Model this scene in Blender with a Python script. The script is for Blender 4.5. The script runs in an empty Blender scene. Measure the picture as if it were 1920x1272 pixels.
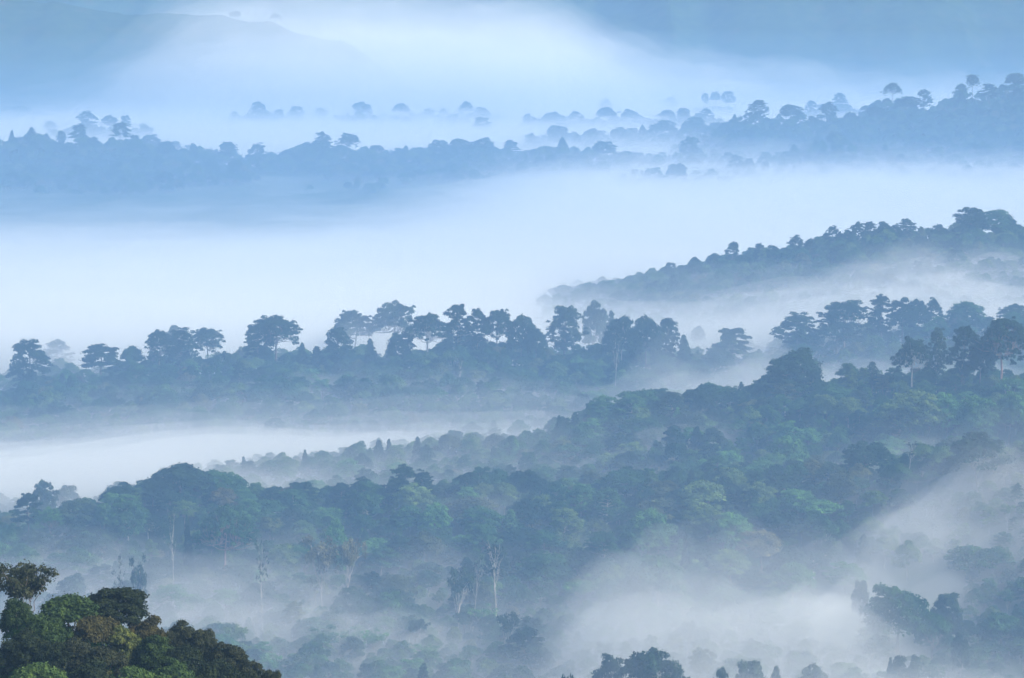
import bpy, math, random
import numpy as np
from mathutils import Vector, Matrix

# ---------------------------------------------------------------- camera, sky, sun, exposure
SC = bpy.context.scene
COL = SC.collection
EYE = 280.0                      # camera height over the valley datum, metres
FPX = 4500.0                     # focal length in pixels of the 1920 px wide photograph
HORIZON = -40.0                  # the horizon lies a little above the top of the frame
PITCH = math.atan((636.0 - HORIZON) / FPX)
cam_data = bpy.data.cameras.new('camera')
cam_data.sensor_width = 36.0
cam_data.lens = 36.0 * FPX / 1920.0
cam_data.clip_start = 1.0
cam_data.clip_end = 40000.0
cam = bpy.data.objects.new('camera', cam_data)
cam.location = (0, 0, EYE)
cam.rotation_euler = (math.pi / 2 - PITCH, 0, 0)
COL.objects.link(cam)
SC.camera = cam

SUN_EL, SUN_AZ = math.radians(38), math.radians(105)      # azimuth clockwise from +Y (ahead)
world = bpy.data.worlds.new('World')
SC.world = world
world.use_nodes = True
wn = world.node_tree
sky = wn.nodes.new('ShaderNodeTexSky')
sky.sky_type = 'NISHITA'
sky.sun_disc = False
sky.sun_elevation = SUN_EL
sky.sun_rotation = SUN_AZ
sky.air_density = 0.75
sky.dust_density = 4.0
sky.ozone_density = 1.0
wn.links.new(sky.outputs[0], wn.nodes['Background'].inputs[0])
wn.nodes['Background'].inputs[1].default_value = 0.05

sun_data = bpy.data.lights.new('sun', 'SUN')
sun_data.energy = 1.5
sun_data.angle = math.radians(20)
sun_data.color = (1.0, 0.925, 0.78)
sun = bpy.data.objects.new('sun', sun_data)
sd = Vector((math.sin(SUN_AZ) * math.cos(SUN_EL), math.cos(SUN_AZ) * math.cos(SUN_EL), math.sin(SUN_EL)))
sun.rotation_euler = sd.to_track_quat('Z', 'Y').to_euler()
sun.location = (300, 300, 600)
COL.objects.link(sun)

SC.view_settings.view_transform = 'Standard'
SC.view_settings.look = 'None'
SC.view_settings.exposure = 2.24
SC.view_settings.gamma = 1.0
SC.view_settings.use_curve_mapping = False
SC.render.engine = 'CYCLES'
cy = SC.cycles
cy.max_bounces = 10
cy.volume_bounces = 6
cy.diffuse_bounces = 2
cy.glossy_bounces = 1
cy.transmission_bounces = 2
cy.transparent_max_bounces = 96
cy.use_denoising = True
cy.denoiser = 'OPENIMAGEDENOISE'
cy.caustics_reflective = False
cy.caustics_refractive = False

HAZE_DENSITY = 0.00015
HAZE_COLOR = (0.285, 0.528, 0.88)
VALLEY_AIR_DENSITY = 0.00050

# ---------------------------------------------------------------- small helpers
def px(u, d):                    # sideways metres of photo column u at distance d
    return (u - 960.0) / FPX * d

def height_at(v, d):             # height of the point seen on photo row v at distance d
    a = math.atan((v - 636.0) / FPX) + PITCH
    return EYE - math.tan(a) * d

def noise2(x, y, seed):
    xi = np.floor(x).astype(np.int64); yi = np.floor(y).astype(np.int64)
    fx = x - xi; fy = y - yi
    fx = fx * fx * fx * (fx * (fx * 6 - 15) + 10); fy = fy * fy * fy * (fy * (fy * 6 - 15) + 10)
    def h(a, b):
        n = (a * 374761393 + b * 668265263 + seed * 974711) & 0x7fffffff
        n = ((n ^ (n >> 13)) * 1274126177) & 0x7fffffff
        n = ((n ^ (n >> 16)) * 69069) & 0x7fffffff
        return (n % 65536) / 32768.0 - 1.0
    a = h(xi, yi); b = h(xi + 1, yi); c = h(xi, yi + 1); d = h(xi + 1, yi + 1)
    return (a * (1 - fx) + b * fx) * (1 - fy) + (c * (1 - fx) + d * fx) * fy

def fbm(x, y, seed, octaves=4):
    s = 0.0; a = 0.5; f = 1.0
    for k in range(octaves):
        s = s + a * noise2(x * f + 17.3 * k, y * f - 9.1 * k, seed + k)
        a *= 0.5; f *= 2.03
    return s

def sstep(a, b, x):
    t = np.clip((x - a) / (b - a), 0, 1)
    return t * t * (3 - 2 * t)

# ---------------------------------------------------------------- the trees one can point to, as seen from the viewpoint
# kind, photo column, top row, crown width (photo px), distance, label, colour, bark
HEROES = [
 # tree line of the middle ridge on the left, silhouetted against the white valley fog
 ('emergent', 43, 633, 74, 1625, 'tall dark open-crowned tree standing apart at the far left end of the middle ridge', 'dark', 'grey'),
 ('emergent', 98, 636, 78, 1770, 'faded grey tree in fog right behind the tall dark tree at the left end', 'dull', 'grey'),
 ('layered', 178, 642, 90, 1640, 'dark wide tree with tiered branches, first big crown right of the gap', 'dark', 'grey'),
 ('broad', 238, 648, 50, 1650, 'low bushy crown filling the crest between tiered tree and twin crowns', 'mid', 'grey'),
 ('umbrella', 287, 618, 52, 1650, 'dark domed crown, left half of the twin crowns on the left ridge', 'dark', 'grey'),
 ('emergent', 330, 612, 62, 1665, 'dark crown, right half of the twin crowns on the left ridge', 'dark', 'grey'),
 ('round', 322, 608, 50, 1760, 'pale top of a fogged tree rising just behind the twin crowns', 'dull', 'grey'),
 ('umbrella', 384, 614, 66, 1700, 'greyish open crown with sky gaps, right of the twin crowns', 'dull', 'grey'),
 ('emergent', 478, 606, 62, 1650, 'dark lower left shoulder of the giant tree pair on the left ridge', 'dark', 'grey'),
 ('umbrella', 512, 589, 88, 1655, 'giant wide-crowned tree standing highest on the left ridge', 'dark', 'grey'),
 ('cone', 560, 642, 24, 1640, 'tiny pointed tree right of the giant wide-crowned tree', 'dark', 'grey'),
 ('cone', 592, 649, 40, 1640, 'squat pointed dark tree left of the tall oval tree', 'dark', 'grey'),
 ('column', 632, 611, 52, 1640, 'tall oval dark tree in front of the pale fogged pair', 'dark', 'grey'),
 ('umbrella', 662, 580, 76, 1765, 'pale fogged umbrella crown on a bare trunk behind the oval tree', 'dull', 'grey'),
 ('umbrella', 742, 563, 98, 1765, 'largest pale fogged crown behind the ridge, top of it darker', 'dull', 'grey'),
 ('cone', 692, 634, 30, 1650, 'small bluish pointed tree below the pale fogged pair', 'dull', 'grey'),
 ('round', 745, 622, 50, 1640, 'low dark crown at the left foot of the tree with sky under its crown', 'dark', 'grey'),
 ('umbrella', 800, 587, 80, 1640, 'dark umbrella tree whose pale trunk shows against fog under the crown', 'dark', 'pale'),
 ('emergent', 856, 570, 58, 1645, 'tall dark head, leftmost of the close row of crowns at ridge centre', 'dark', 'pale'),
 ('emergent', 893, 576, 44, 1645, 'narrow dark crown wedged second in the close row at ridge centre', 'dark', 'pale'),
 ('umbrella', 930, 579, 58, 1645, 'flat-topped dark crown in the middle of the close row at ridge centre', 'dark', 'grey'),
 ('round', 978, 587, 54, 1645, 'rounded dark crown near the right end of the close row at ridge centre', 'dark', 'grey'),
 ('round', 1006, 608, 40, 1640, 'low dark crown closing the right end of the close row at ridge centre', 'dark', 'grey'),
 ('emergent', 1058, 570, 78, 1690, 'lighter spreading tree past the sky gap right of the close row', 'dull', 'grey'),
 ('round', 1111, 563, 46, 1745, 'pale fogged crown peeping behind the lighter spreading tree', 'dull', 'grey'),
 ('column', 1147, 581, 18, 1725, 'thin faded spire just right of the pale fogged crown', 'dull', 'grey'),
 ('round', 1168, 592, 66, 1640, 'massive dense dark crown above a white trunk on the ridge', 'dark', 'pale'),
 ('round', 1212, 590, 60, 1645, 'dense dark crown joined to the right of the massive one', 'dark', 'grey'),
 ('column', 1251, 595, 40, 1660, 'upright dark tree at the right end of the dense mass', 'dark', 'grey'),
 ('cone', 1290, 627, 36, 1650, 'pointed dark tree sloping down right of the upright one', 'dark', 'grey'),
 ('umbrella', 1312, 611, 26, 1790, 'little ghostly tree standing alone in white fog', 'dull', 'grey'),
 ('layered', 1378, 614, 68, 1690, 'flat-topped tiered tree in the dip of the middle ridge', 'dull', 'grey'),
 ('round', 1345, 655, 50, 1680, 'low foggy crown under the flat-topped tiered tree', 'dull', 'grey'),
 ('emergent', 1500, 584, 84, 1700, 'grey-blue lacy crown left of the big domed tree', 'dull', 'grey'),
 ('umbrella', 1590, 562, 100, 1700, 'big domed tree with fog glinting through its limbs', 'dark', 'grey'),
 ('umbrella', 1575, 600, 70, 1690, 'lower boughed crown tucked beneath the big domed tree', 'dull', 'grey'),
 ('emergent', 1660, 551, 52, 1705, 'highest crown of the right tree row, knobbly top', 'dark', 'grey'),
 ('round', 1700, 557, 50, 1705, 'rounded dark crown next right of the knobbly highest one', 'dark', 'grey'),
 ('round', 1731, 560, 40, 1710, 'small rounded crown before the end of the right tree row', 'dark', 'grey'),
 ('emergent', 1758, 556, 34, 1715, 'narrow crown closing the right tree row', 'dark', 'grey'),
 ('round', 1820, 562, 70, 1720, 'greener round tree standing beyond the end of the right tree row', 'mid', 'grey'),
 ('umbrella', 1912, 570, 56, 1720, 'half-seen crown at right frame edge behind the red-trunked tree', 'dull', 'grey'),
 ('bare', 860, 668, 18, 1560, 'thin white bare trunk on the slope below the close row', 'dull', 'pale'),
 ('bare', 448, 722, 30, 1545, 'pinkish forked bare trunk low on the left slope at the fog edge', 'dull', 'red'),
 ('sparse', 557, 745, 50, 1545, 'pale thin trunk with grey crown right of the pinkish forked one', 'dull', 'pale'),
 ('bare', 1156, 632, 21, 1590, 'leaning white trunk under the massive dense dark crown', 'dull', 'pale'),
 # crest and slope of the near hill
 ('round', 1500, 653, 96, 1385, 'broad dark mound of a tree breaking the crest of the near hill', 'dark', 'grey'),
 ('layered', 1478, 676, 70, 1375, 'tiered dark crown leaning on the left of the dark mound tree', 'dark', 'grey'),
 ('column', 1602, 684, 20, 1390, 'small feathery spire on the crest, left of its twin', 'dull', 'grey'),
 ('column', 1645, 677, 22, 1390, 'small feathery spire on the crest, right of its twin', 'dull', 'grey'),
 ('umbrella', 1720, 628, 68, 1365, 'leaning flat dark crown, first of the tall group at the right crest', 'dark', 'pale'),
 ('emergent', 1766, 612, 42, 1385, 'greyer fog-tinted crown, second of the tall group at the right crest', 'dull', 'pale'),
 ('emergent', 1812, 610, 56, 1370, 'dark upright crown in the middle of the tall right group', 'dark', 'grey'),
 ('round', 1848, 625, 50, 1370, 'dense lower crown left of the red-trunked umbrella tree', 'dark', 'grey'),
 ('umbrella', 1890, 592, 96, 1355, 'red-trunked umbrella tree against white fog at the right edge', 'dark', 'red'),
 ('broad', 1330, 720, 84, 1370, 'dark bumpy crown on the crest left of the dark mound tree', 'dark', 'grey'),
 ('round', 1136, 742, 64, 1365, 'bright green rounded crown where the near crest starts to climb', 'light', 'grey'),
 ('broad', 1202, 729, 92, 1370, 'green domed crown, highest of the rounded crest clump', 'mid', 'grey'),
 ('round', 1258, 737, 56, 1372, 'dull green crown at the right of the rounded crest clump', 'dark', 'grey'),
 ('cone', 1080, 773, 36, 1350, 'small dark pointed tree left of the rounded crest clump', 'dark', 'grey'),
 ('cone', 1048, 778, 22, 1350, 'thin ragged spire left of the small dark pointed tree', 'dark', 'grey'),
 ('broad', 988, 806, 44, 1345, 'round green bush tree midway along the low crest', 'mid', 'grey'),
 ('broad', 930, 812, 50, 1340, 'bronze tinged broad crown midway along the low crest', 'rust', 'grey'),
 ('broad', 880, 812, 52, 1335, 'low yellowish crown left of the bronze tinged one', 'yellow', 'grey'),
 ('broad', 836, 811, 48, 1335, 'bronze crown topping the low crest by its left third', 'rust', 'grey'),
 ('cone', 779, 818, 26, 1330, 'small sharp-topped tree on the low crest above the drifting wisp', 'dark', 'grey'),
 ('cone', 728, 823, 22, 1330, 'right one of two small dark pointed trees on the low crest', 'dark', 'grey'),
 ('cone', 706, 824, 32, 1330, 'left one of two small dark pointed trees on the low crest', 'dark', 'grey'),
 ('round', 662, 827, 46, 1325, 'green dome standing up from the low crest above the white wisp', 'mid', 'grey'),
 ('broad', 598, 844, 54, 1320, 'wide green crown left of the green dome on the low crest', 'mid', 'grey'),
 ('cone', 566, 842, 20, 1315, 'tiny spire on the low crest left of the wide green crown', 'dark', 'grey'),
 ('cone', 450, 856, 20, 1310, 'lonely tiny spire near the low left end of the crest', 'dark', 'grey'),
 ('broad', 500, 862, 60, 1310, 'bushy crown near the low left end of the crest', 'mid', 'grey'),
 ('column', 1266, 797, 36, 1290, 'dark narrow tree rising from the misty upper slope', 'dark', 'grey'),
 ('umbrella', 1572, 868, 52, 1165, 'small umbrella tree on a straight white trunk, mid slope', 'dull', 'pale'),
 ('round', 1640, 878, 66, 1165, 'dark crown right of the small umbrella tree', 'dark', 'pale'),
 ('broad', 1668, 895, 50, 1160, 'fresh green crown hugging the right of the dark crown', 'light', 'grey'),
 ('broad', 1555, 935, 130, 1130, 'wide flat bright green crown below the small umbrella tree', 'light', 'grey'),
 ('round', 1492, 818, 76, 1225, 'pale green round crown in the middle of the near slope', 'light', 'grey'),
 ('round', 1462, 850, 84, 1215, 'pale green crown just below the pale round crown', 'light', 'grey'),
 ('round', 1722, 733, 120, 1290, 'largest pale yellow-green crown high on the right slope', 'yellow', 'grey'),
 ('round', 1790, 735, 60, 1290, 'light crown joined right of the largest pale yellow-green crown', 'light', 'grey'),
 ('round', 1850, 742, 76, 1285, 'blue-green lit crown high at the right of the slope', 'light', 'grey'),
 ('round', 1908, 730, 60, 1285, 'light green crown cut by the right edge of the frame', 'light', 'grey'),
 ('bare', 1718, 826, 28, 1165, 'white bare trunk above the fog, left of the great dark tree', 'dull', 'pale'),
 ('broad', 1852, 808, 126, 1130, 'great dark spreading tree above the fog at the right', 'dark', 'grey'),
 ('emergent', 1700, 760, 50, 1280, 'dusky crown under the largest pale yellow-green crown', 'dull', 'red'),
 ('round', 1440, 990, 80, 1100, 'cream flecked crown low on the near slope above the fog bank', 'straw', 'grey'),
 ('round', 1380, 960, 80, 1110, 'fresh green crown left above the cream flecked one', 'light', 'grey'),
 ('broad', 1330, 900, 100, 1150, 'yellow-green wide crown on the middle of the near slope', 'yellow', 'grey'),
 ('cone', 1297, 988, 26, 1085, 'small egg-shaped dark tree on the lower slope', 'dark', 'grey'),
 ('round', 1220, 955, 90, 1110, 'light green rounded crown in the lower centre of the slope', 'light', 'grey'),
 ('broad', 1240, 1040, 110, 1060, 'low green crown right at the upper edge of the fog dome', 'mid', 'grey'),
 ('broad', 1500, 1050, 80, 1062, 'bright low crown dipping into the fog dome', 'light', 'grey'),
 # sub-ridge on the left of the near hill
 ('broad', 325, 868, 150, 1180, 'very large domed dark crown of fine twigs on the left sub-ridge', 'dark', 'grey'),
 ('round', 280, 895, 70, 1175, 'dark left flank crown of the very large domed tree', 'dark', 'grey'),
 ('round', 404, 882, 110, 1185, 'dense greener dome behind right of the very large domed tree', 'mid', 'grey'),
 ('round', 440, 915, 60, 1175, 'small green crown at the right foot of the greener dome', 'mid', 'grey'),
 ('round', 224, 933, 62, 1130, 'dark green dome with a pale trunk line, left below the domed giant', 'mid', 'pale'),
 ('layered', 32, 924, 56, 1150, 'ragged tiered tree at the left frame edge above fog', 'dark', 'grey'),
 ('umbrella', 404, 948, 110, 1095, 'umbrella tree with a long reddish trunk and whorled limbs', 'mid', 'red'),
 ('cone', 340, 962, 20, 1105, 'very thin dark cypress-like tree left of the reddish trunk', 'dark', 'grey'),
 ('bare', 309, 955, 18, 1085, 'slender white trunk with a little tuft left of the thin dark tree', 'dull', 'pale'),
 ('layered', 498, 912, 54, 1180, 'flat-layered tree left of the crown row on the sub-ridge', 'dark', 'grey'),
 ('layered', 556, 903, 60, 1185, 'raised tiered crown, second in the sub-ridge crown row', 'dark', 'grey'),
 ('emergent', 632, 905, 46, 1190, 'open twiggy crown between tiered crown and the slim tall one', 'dark', 'grey'),
 ('emergent', 676, 894, 44, 1190, 'slim tall dark crown with a white trunk stub below', 'dark', 'pale'),
 ('emergent', 752, 870, 66, 1190, 'biggest upright crown on the sub-ridge, lumpy and dark', 'dark', 'grey'),
 ('emergent', 790, 880, 44, 1195, 'right shoulder crown of the biggest upright tree', 'dark', 'grey'),
 ('round', 826, 905, 50, 1200, 'rounded bluish crown sloping right of the biggest upright tree', 'dull', 'grey'),
 ('layered', 872, 885, 48, 1185, 'flat little umbrella crown on a thin leaning stem above a wisp', 'dark', 'grey'),
 ('round', 984, 878, 56, 1200, 'dark peaked crown amid the middle of the near hill', 'dark', 'grey'),
 ('round', 1010, 890, 40, 1195, 'second dark crown right beside the dark peaked one', 'dark', 'grey'),
 ('round', 67, 899, 46, 1240, 'faded grey clump above the fog at far left', 'dull', 'grey'),
 ('broad', 105, 908, 60, 1260, 'thin faded crown trailing right of the grey clump', 'dull', 'grey'),
 ('round', 122, 934, 110, 1150, 'big pale crown almost drowned in fog at the left', 'dull', 'grey'),
 ('round', 205, 905, 60, 1260, 'dim low crown left of the domed giant, in fog', 'dull', 'grey'),
 ('round', 626, 972, 40, 1110, 'small light green rounded crown below the sub-ridge', 'light', 'grey'),
 ('sparse', 592, 998, 72, 1065, 'pale straw-coloured thin-leaved tree with white stems in mist', 'straw', 'pale'),
 ('sparse', 640, 1005, 56, 1060, 'second pale thin-leaved tree right beside the straw-coloured one', 'straw', 'pale'),
 ('bare', 477, 1010, 28, 1035, 'ghostly pinkish crown on a thin white stem in mist', 'dull', 'pale'),
 ('bare', 930, 1010, 42, 1045, 'tall white leafless tree forking wide, lower centre', 'dull', 'pale'),
 ('bare', 884, 1040, 21, 1050, 'white bare pole left of the tall white leafless tree', 'dull', 'pale'),
 ('sparse', 855, 1060, 48, 1040, 'thin tree on a crooked pale stem left of the bare poles', 'dull', 'pale'),
 ('bare', 205, 1040, 28, 1030, 'faint reddish thin trunk in fog above the front hillside', 'rust', 'pale'),
 ('sparse', 238, 1035, 35, 1030, 'faint small-crowned tree on thin stems left of the misty dome', 'dull', 'pale'),
 ('round', 290, 1045, 86, 1095, 'misty dome-shaped tree behind the front hillside', 'dull', 'grey'),
 ('round', 430, 1056, 84, 1085, 'misty broad tree right of the misty dome', 'dull', 'grey'),
 ('round', 110, 1074, 56, 1070, 'bluish rounded crown in fog right of the twiggy front tree', 'dull', 'grey'),
 # bottom of the photograph, standing in fog
 ('layered', 985, 1174, 76, 985, 'dark flat-topped tree in mist at bottom centre', 'dark', 'grey'),
 ('sparse', 945, 1145, 64, 1000, 'pale branching thin tree just above the flat-topped misty tree', 'dull', 'pale'),
 ('cone', 785, 1245, 44, 940, 'dim pointed crown at the bottom edge left of centre', 'dark', 'grey'),
 ('broad', 1060, 1257, 74, 800, 'knobbly dark crown top cut by the bottom edge', 'dark', 'grey'),
 ('umbrella', 1240, 1217, 150, 860, 'huge arching crown with fog between its limbs at the bottom', 'dark', 'grey'),
 ('emergent', 1165, 1226, 80, 880, 'pale left part crown beside the huge arching crown', 'dull', 'grey'),
 ('round', 1362, 1250, 44, 850, 'little dark crown right of the huge arching one', 'dark', 'grey'),
 ('round', 1420, 1238, 70, 900, 'pale rounded crown at the bottom, right of the little dark one', 'dull', 'grey'),
 ('cone', 1478, 1246, 44, 900, 'pale pointed crown at the bottom edge right of centre', 'dull', 'grey'),
 ('round', 1552, 1243, 66, 910, 'ghostly dome at the bottom between pale crowns', 'dull', 'grey'),
 ('cone', 1690, 1232, 24, 930, 'ghostly spire at the bottom, left of the ghostly pair', 'dull', 'grey'),
 ('column', 1712, 1228, 34, 930, 'left of the ghostly pair of narrow crowns at bottom right', 'dull', 'grey'),
 ('column', 1737, 1228, 30, 932, 'right of the ghostly pair of narrow crowns at bottom right', 'dull', 'grey'),
 ('round', 1705, 1093, 116, 1000, 'bushy green dome rising alone from fog at lower right', 'mid', 'grey'),
 ('broad', 1770, 1145, 70, 990, 'lower right skirt crown of the bushy green dome', 'mid', 'grey'),
 ('round', 1830, 1188, 34, 960, 'small dark round tree in mist right of the bushy dome', 'dark', 'grey'),
 ('broad', 1720, 1012, 52, 1075, 'bright lime crown poking from fog above the bushy dome', 'yellow', 'grey'),
 ('round', 1630, 1085, 34, 1030, 'dim little crown left of the bushy green dome', 'dull', 'grey'),
 ('round', 1835, 1020, 74, 1065, 'bluish crown at the left of the misty right-hand clump', 'mid', 'grey'),
 ('broad', 1885, 1025, 84, 1060, 'bluish wide crown at the right frame edge in mist', 'mid', 'grey'),
 ('round', 1845, 955, 50, 1120, 'faint upright crown in the rising mist on the right', 'dull', 'grey'),
 ('round', 1890, 978, 60, 1110, 'faint wide crown in mist at the right frame edge', 'dull', 'grey'),
 ('round', 1800, 1110, 60, 1010, 'dim crown between bushy green dome and right edge', 'dull', 'grey'),
 # wooded spur on the right, beyond the middle ridge
 ('emergent', 1258, 492, 26, 2000, 'small peaked tree low on the right spur', 'dark', 'grey'),
 ('broad', 1305, 481, 28, 2005, 'low bushy crown on the lower right spur', 'dark', 'grey'),
 ('emergent', 1374, 452, 30, 2010, 'sharp-topped tree standing out on the lower right spur', 'dark', 'grey'),
 ('emergent', 1428, 455, 24, 2010, 'left of two upright small trees on the right spur', 'dark', 'grey'),
 ('broad', 1452, 458, 27, 2012, 'right of two upright small trees on the right spur', 'dark', 'grey'),
 ('emergent', 1494, 440, 31, 2015, 'thin feathery tree on the right spur', 'dull', 'grey'),
 ('round', 1523, 446, 24, 2015, 'little domed crown right of the thin feathery tree', 'dark', 'grey'),
 ('emergent', 1567, 422, 31, 2020, 'slim crown raised above the middle of the right spur', 'dark', 'grey'),
 ('emergent', 1592, 427, 20, 2020, 'pointed tree right of the slim raised crown', 'dark', 'grey'),
 ('emergent', 1612, 415, 32, 2025, 'airy crown, left of the central spur group', 'dull', 'grey'),
 ('emergent', 1636, 415, 31, 2025, 'airy crown, right of the central spur group', 'dull', 'grey'),
 ('round', 1662, 414, 28, 2030, 'dense dark crown after the airy pair on the spur', 'dark', 'grey'),
 ('round', 1684, 420, 22, 2030, 'smaller dark crown leaning on the dense spur crown', 'dark', 'grey'),
 ('emergent', 1704, 409, 35, 2035, 'twiggy taller crown right of the dense spur crown', 'dull', 'grey'),
 ('emergent', 1764, 420, 36, 2040, 'low twiggy crown left of the two spur giants', 'dull', 'grey'),
 ('round', 1826, 387, 54, 2040, 'left of the two giant round crowns topping the right spur', 'dark', 'grey'),
 ('round', 1868, 391, 72, 2045, 'right and wider of the two giant round crowns on the spur', 'mid', 'grey'),
 ('broad', 1912, 420, 32, 2050, 'last crown of the right spur at the frame edge', 'mid', 'grey'),
 ('emergent', 1340, 474, 20, 2005, 'thin small tree left of the sharp-topped spur tree', 'dark', 'grey'),
 ('round', 1230, 512, 19, 2000, 'tiny tree starting the tree line of the right spur', 'dark', 'grey'),
 # far wooded rise, blue with distance
 ('cone', 22, 244, 20, 3600, 'small pointed far tree at the left frame edge', 'dark', 'grey'),
 ('cone', 62, 238, 36, 3600, 'pointed far tree, broadest of the left three', 'dark', 'grey'),
 ('cone', 90, 250, 34, 3720, 'faded cone behind the broadest pointed far tree', 'dull', 'grey'),
 ('column', 116, 245, 20, 3600, 'knobbly narrow far tree right of the faded cone', 'dark', 'grey'),
 ('layered', 148, 231, 40, 3600, 'tall far tree of stacked crowns left of the wide one behind', 'dark', 'grey'),
 ('emergent', 166, 207, 40, 4150, 'rounded far crown floating on fog behind the stacked tree', 'dull', 'grey'),
 ('umbrella', 207, 215, 34, 4150, 'middle crown of the floating far trio', 'dull', 'grey'),
 ('layered', 238, 216, 26, 4150, 'right crown of the floating far trio', 'dull', 'grey'),
 ('round', 98, 226, 30, 4300, 'small isolated far crown on fog left of the floating trio', 'dull', 'grey'),
 ('layered', 224, 229, 40, 3600, 'tallest stacked far tree of the left far rise', 'dark', 'grey'),
 ('layered', 254, 253, 26, 3600, 'little tilted far tree right of the tallest stacked one', 'dark', 'grey'),
 ('round', 285, 252, 50, 3800, 'pale far crown in fog right of the tilted far tree', 'dull', 'grey'),
 ('round', 312, 264, 46, 3600, 'broad far hump of leaves left of the ball-topped far tree', 'dark', 'grey'),
 ('round', 364, 268, 20, 3600, 'ball-topped small far tree on the left far rise', 'dark', 'grey'),
 ('umbrella', 428, 265, 42, 3600, 'forked far umbrella tree before the flat airy one', 'dark', 'grey'),
 ('emergent', 482, 267, 64, 3610, 'flat airy far crown like a table on the left far rise', 'dull', 'grey'),
 ('umbrella', 537, 280, 34, 3610, 'small far umbrella tree ending the left far rise', 'dark', 'grey'),
 ('round', 600, 264, 68, 3620, 'bulky far crown right of the notch in the far tree line', 'dark', 'grey'),
 ('emergent', 604, 246, 40, 3650, 'flat far crown raised behind the bulky one', 'dull', 'grey'),
 ('umbrella', 652, 249, 50, 3620, 'arched far umbrella tree standing highest at far centre', 'dark', 'grey'),
 ('umbrella', 705, 272, 46, 3620, 'open far crown sloping right of the arched far umbrella', 'dark', 'grey'),
 ('cone', 760, 273, 30, 3630, 'peaked far tree left of the long far canopy', 'dark', 'grey'),
 ('round', 822, 262, 44, 3640, 'left end crown of the long far canopy', 'dark', 'grey'),
 ('round', 862, 259, 50, 3640, 'middle crown of the long far canopy', 'dark', 'grey'),
 ('round', 905, 258, 56, 3640, 'right end crown of the long far canopy', 'dark', 'grey'),
 ('layered', 957, 262, 40, 3650, 'ragged far crown stepping down after the long far canopy', 'dark', 'grey'),
 ('round', 988, 281, 40, 3640, 'last low far crown before the foggy gap', 'dark', 'grey'),
 ('cone', 1055, 257, 36, 3580, 'pointed far tree alone in the foggy gap', 'dark', 'grey'),
 ('column', 1080, 277, 16, 3580, 'thin far tree beside the pointed one in the gap', 'dark', 'grey'),
 ('round', 1132, 264, 78, 3550, 'big rounded far crown like an island in the gap', 'dark', 'grey'),
 ('round', 1192, 285, 30, 3550, 'small far crown right of the rounded island', 'dull', 'grey'),
 ('cone', 1214, 315, 25, 3300, 'dim peaked crown low in fog below the rounded island', 'dull', 'grey'),
 ('emergent', 1290, 256, 66, 3560, 'lacy far crown in fog right of the rounded island', 'dull', 'grey'),
 ('round', 1270, 305, 44, 3300, 'dim low crown in fog under the lacy far crown', 'dull', 'grey'),
 ('layered', 1345, 272, 26, 3700, 'faint small far tree right of the lacy crown', 'dull', 'grey'),
 ('layered', 1380, 291, 34, 3400, 'fogbound far tree with a side branch, left of its neighbour', 'dull', 'grey'),
 ('round', 1404, 296, 28, 3400, 'faint fogbound crown beside the side-branched far tree', 'dull', 'grey'),
 ('round', 1435, 302, 19, 3380, 'small solid far crown alone in the fog below the right far hill', 'dull', 'grey'),
 ('emergent', 1422, 186, 50, 3760, 'tall lacy far tree at the left end of the right far hill', 'dull', 'grey'),
 ('emergent', 1405, 210, 50, 3740, 'low left half of the lacy pair on the right far hill', 'dull', 'grey'),
 ('round', 1482, 195, 60, 3780, 'dense far crown right of the tall lacy far tree', 'dark', 'grey'),
 ('emergent', 1550, 190, 60, 3800, 'domed far crown with see-through limbs on the right far hill', 'dark', 'grey'),
 ('round', 1592, 210, 30, 3800, 'small far crown at the right foot of the see-through dome', 'dark', 'grey'),
 ('round', 1640, 198, 40, 3810, 'pair of humps far crown mid right far hill', 'dark', 'grey'),
 ('umbrella', 1670, 155, 38, 3950, 'far umbrella crown floating above fog over the right far hill', 'dull', 'grey'),
 ('emergent', 1730, 167, 40, 3830, 'upright far crown on the shoulder of the right far hill', 'dark', 'grey'),
 ('round', 1700, 180, 44, 3830, 'broad far crown left below the upright shoulder crown', 'dark', 'grey'),
 ('umbrella', 1820, 139, 32, 3900, 'slim far umbrella tree left of the wind-bent one', 'dull', 'grey'),
 ('layered', 1852, 157, 44, 3850, 'wind-bent far tree with level tiers near the right edge', 'dark', 'grey'),
 ('round', 1900, 136, 56, 3950, 'large far crown at the right edge, floating above fog', 'dull', 'grey'),
 ('emergent', 1905, 163, 40, 3850, 'darker far crown below the large one at the right edge', 'dark', 'grey'),
 ('cone', 1800, 172, 36, 3850, 'peaked far crown between shoulder crown and wind-bent tree', 'dark', 'grey'),
 ('cone', 1530, 262, 40, 3500, 'lower peaked crown on the near foot of the right far hill', 'dull', 'grey'),
 ('cone', 1490, 270, 34, 3480, 'low dim pointed crown left on the foot of the right far hill', 'dull', 'grey'),
 ('round', 1565, 246, 44, 3520, 'dim rounded crown rising on the foot of the right far hill', 'dull', 'grey'),
 ('cone', 1660, 270, 30, 3500, 'dim small cone in the foot fringe of the right far hill', 'dull', 'grey'),
 # islands of trees in the fog behind
 ('layered', 441, 209, 32, 4600, 'left tip tree of the little foggy island at upper centre', 'dull', 'grey'),
 ('emergent', 484, 190, 44, 4600, 'tallest tree of the little foggy island at upper centre', 'dull', 'grey'),
 ('layered', 526, 205, 32, 4600, 'rounded tree right of the tallest on the foggy island', 'dull', 'grey'),
 ('emergent', 556, 199, 42, 4600, 'bushy tree at the right of the foggy island', 'dull', 'grey'),
 ('emergent', 604, 201, 34, 4650, 'pale outlying tree right of the foggy island', 'dull', 'grey'),
 ('umbrella', 678, 190, 44, 4600, 'wide far umbrella with a clear gap below, alone on fog', 'dull', 'grey'),
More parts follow.
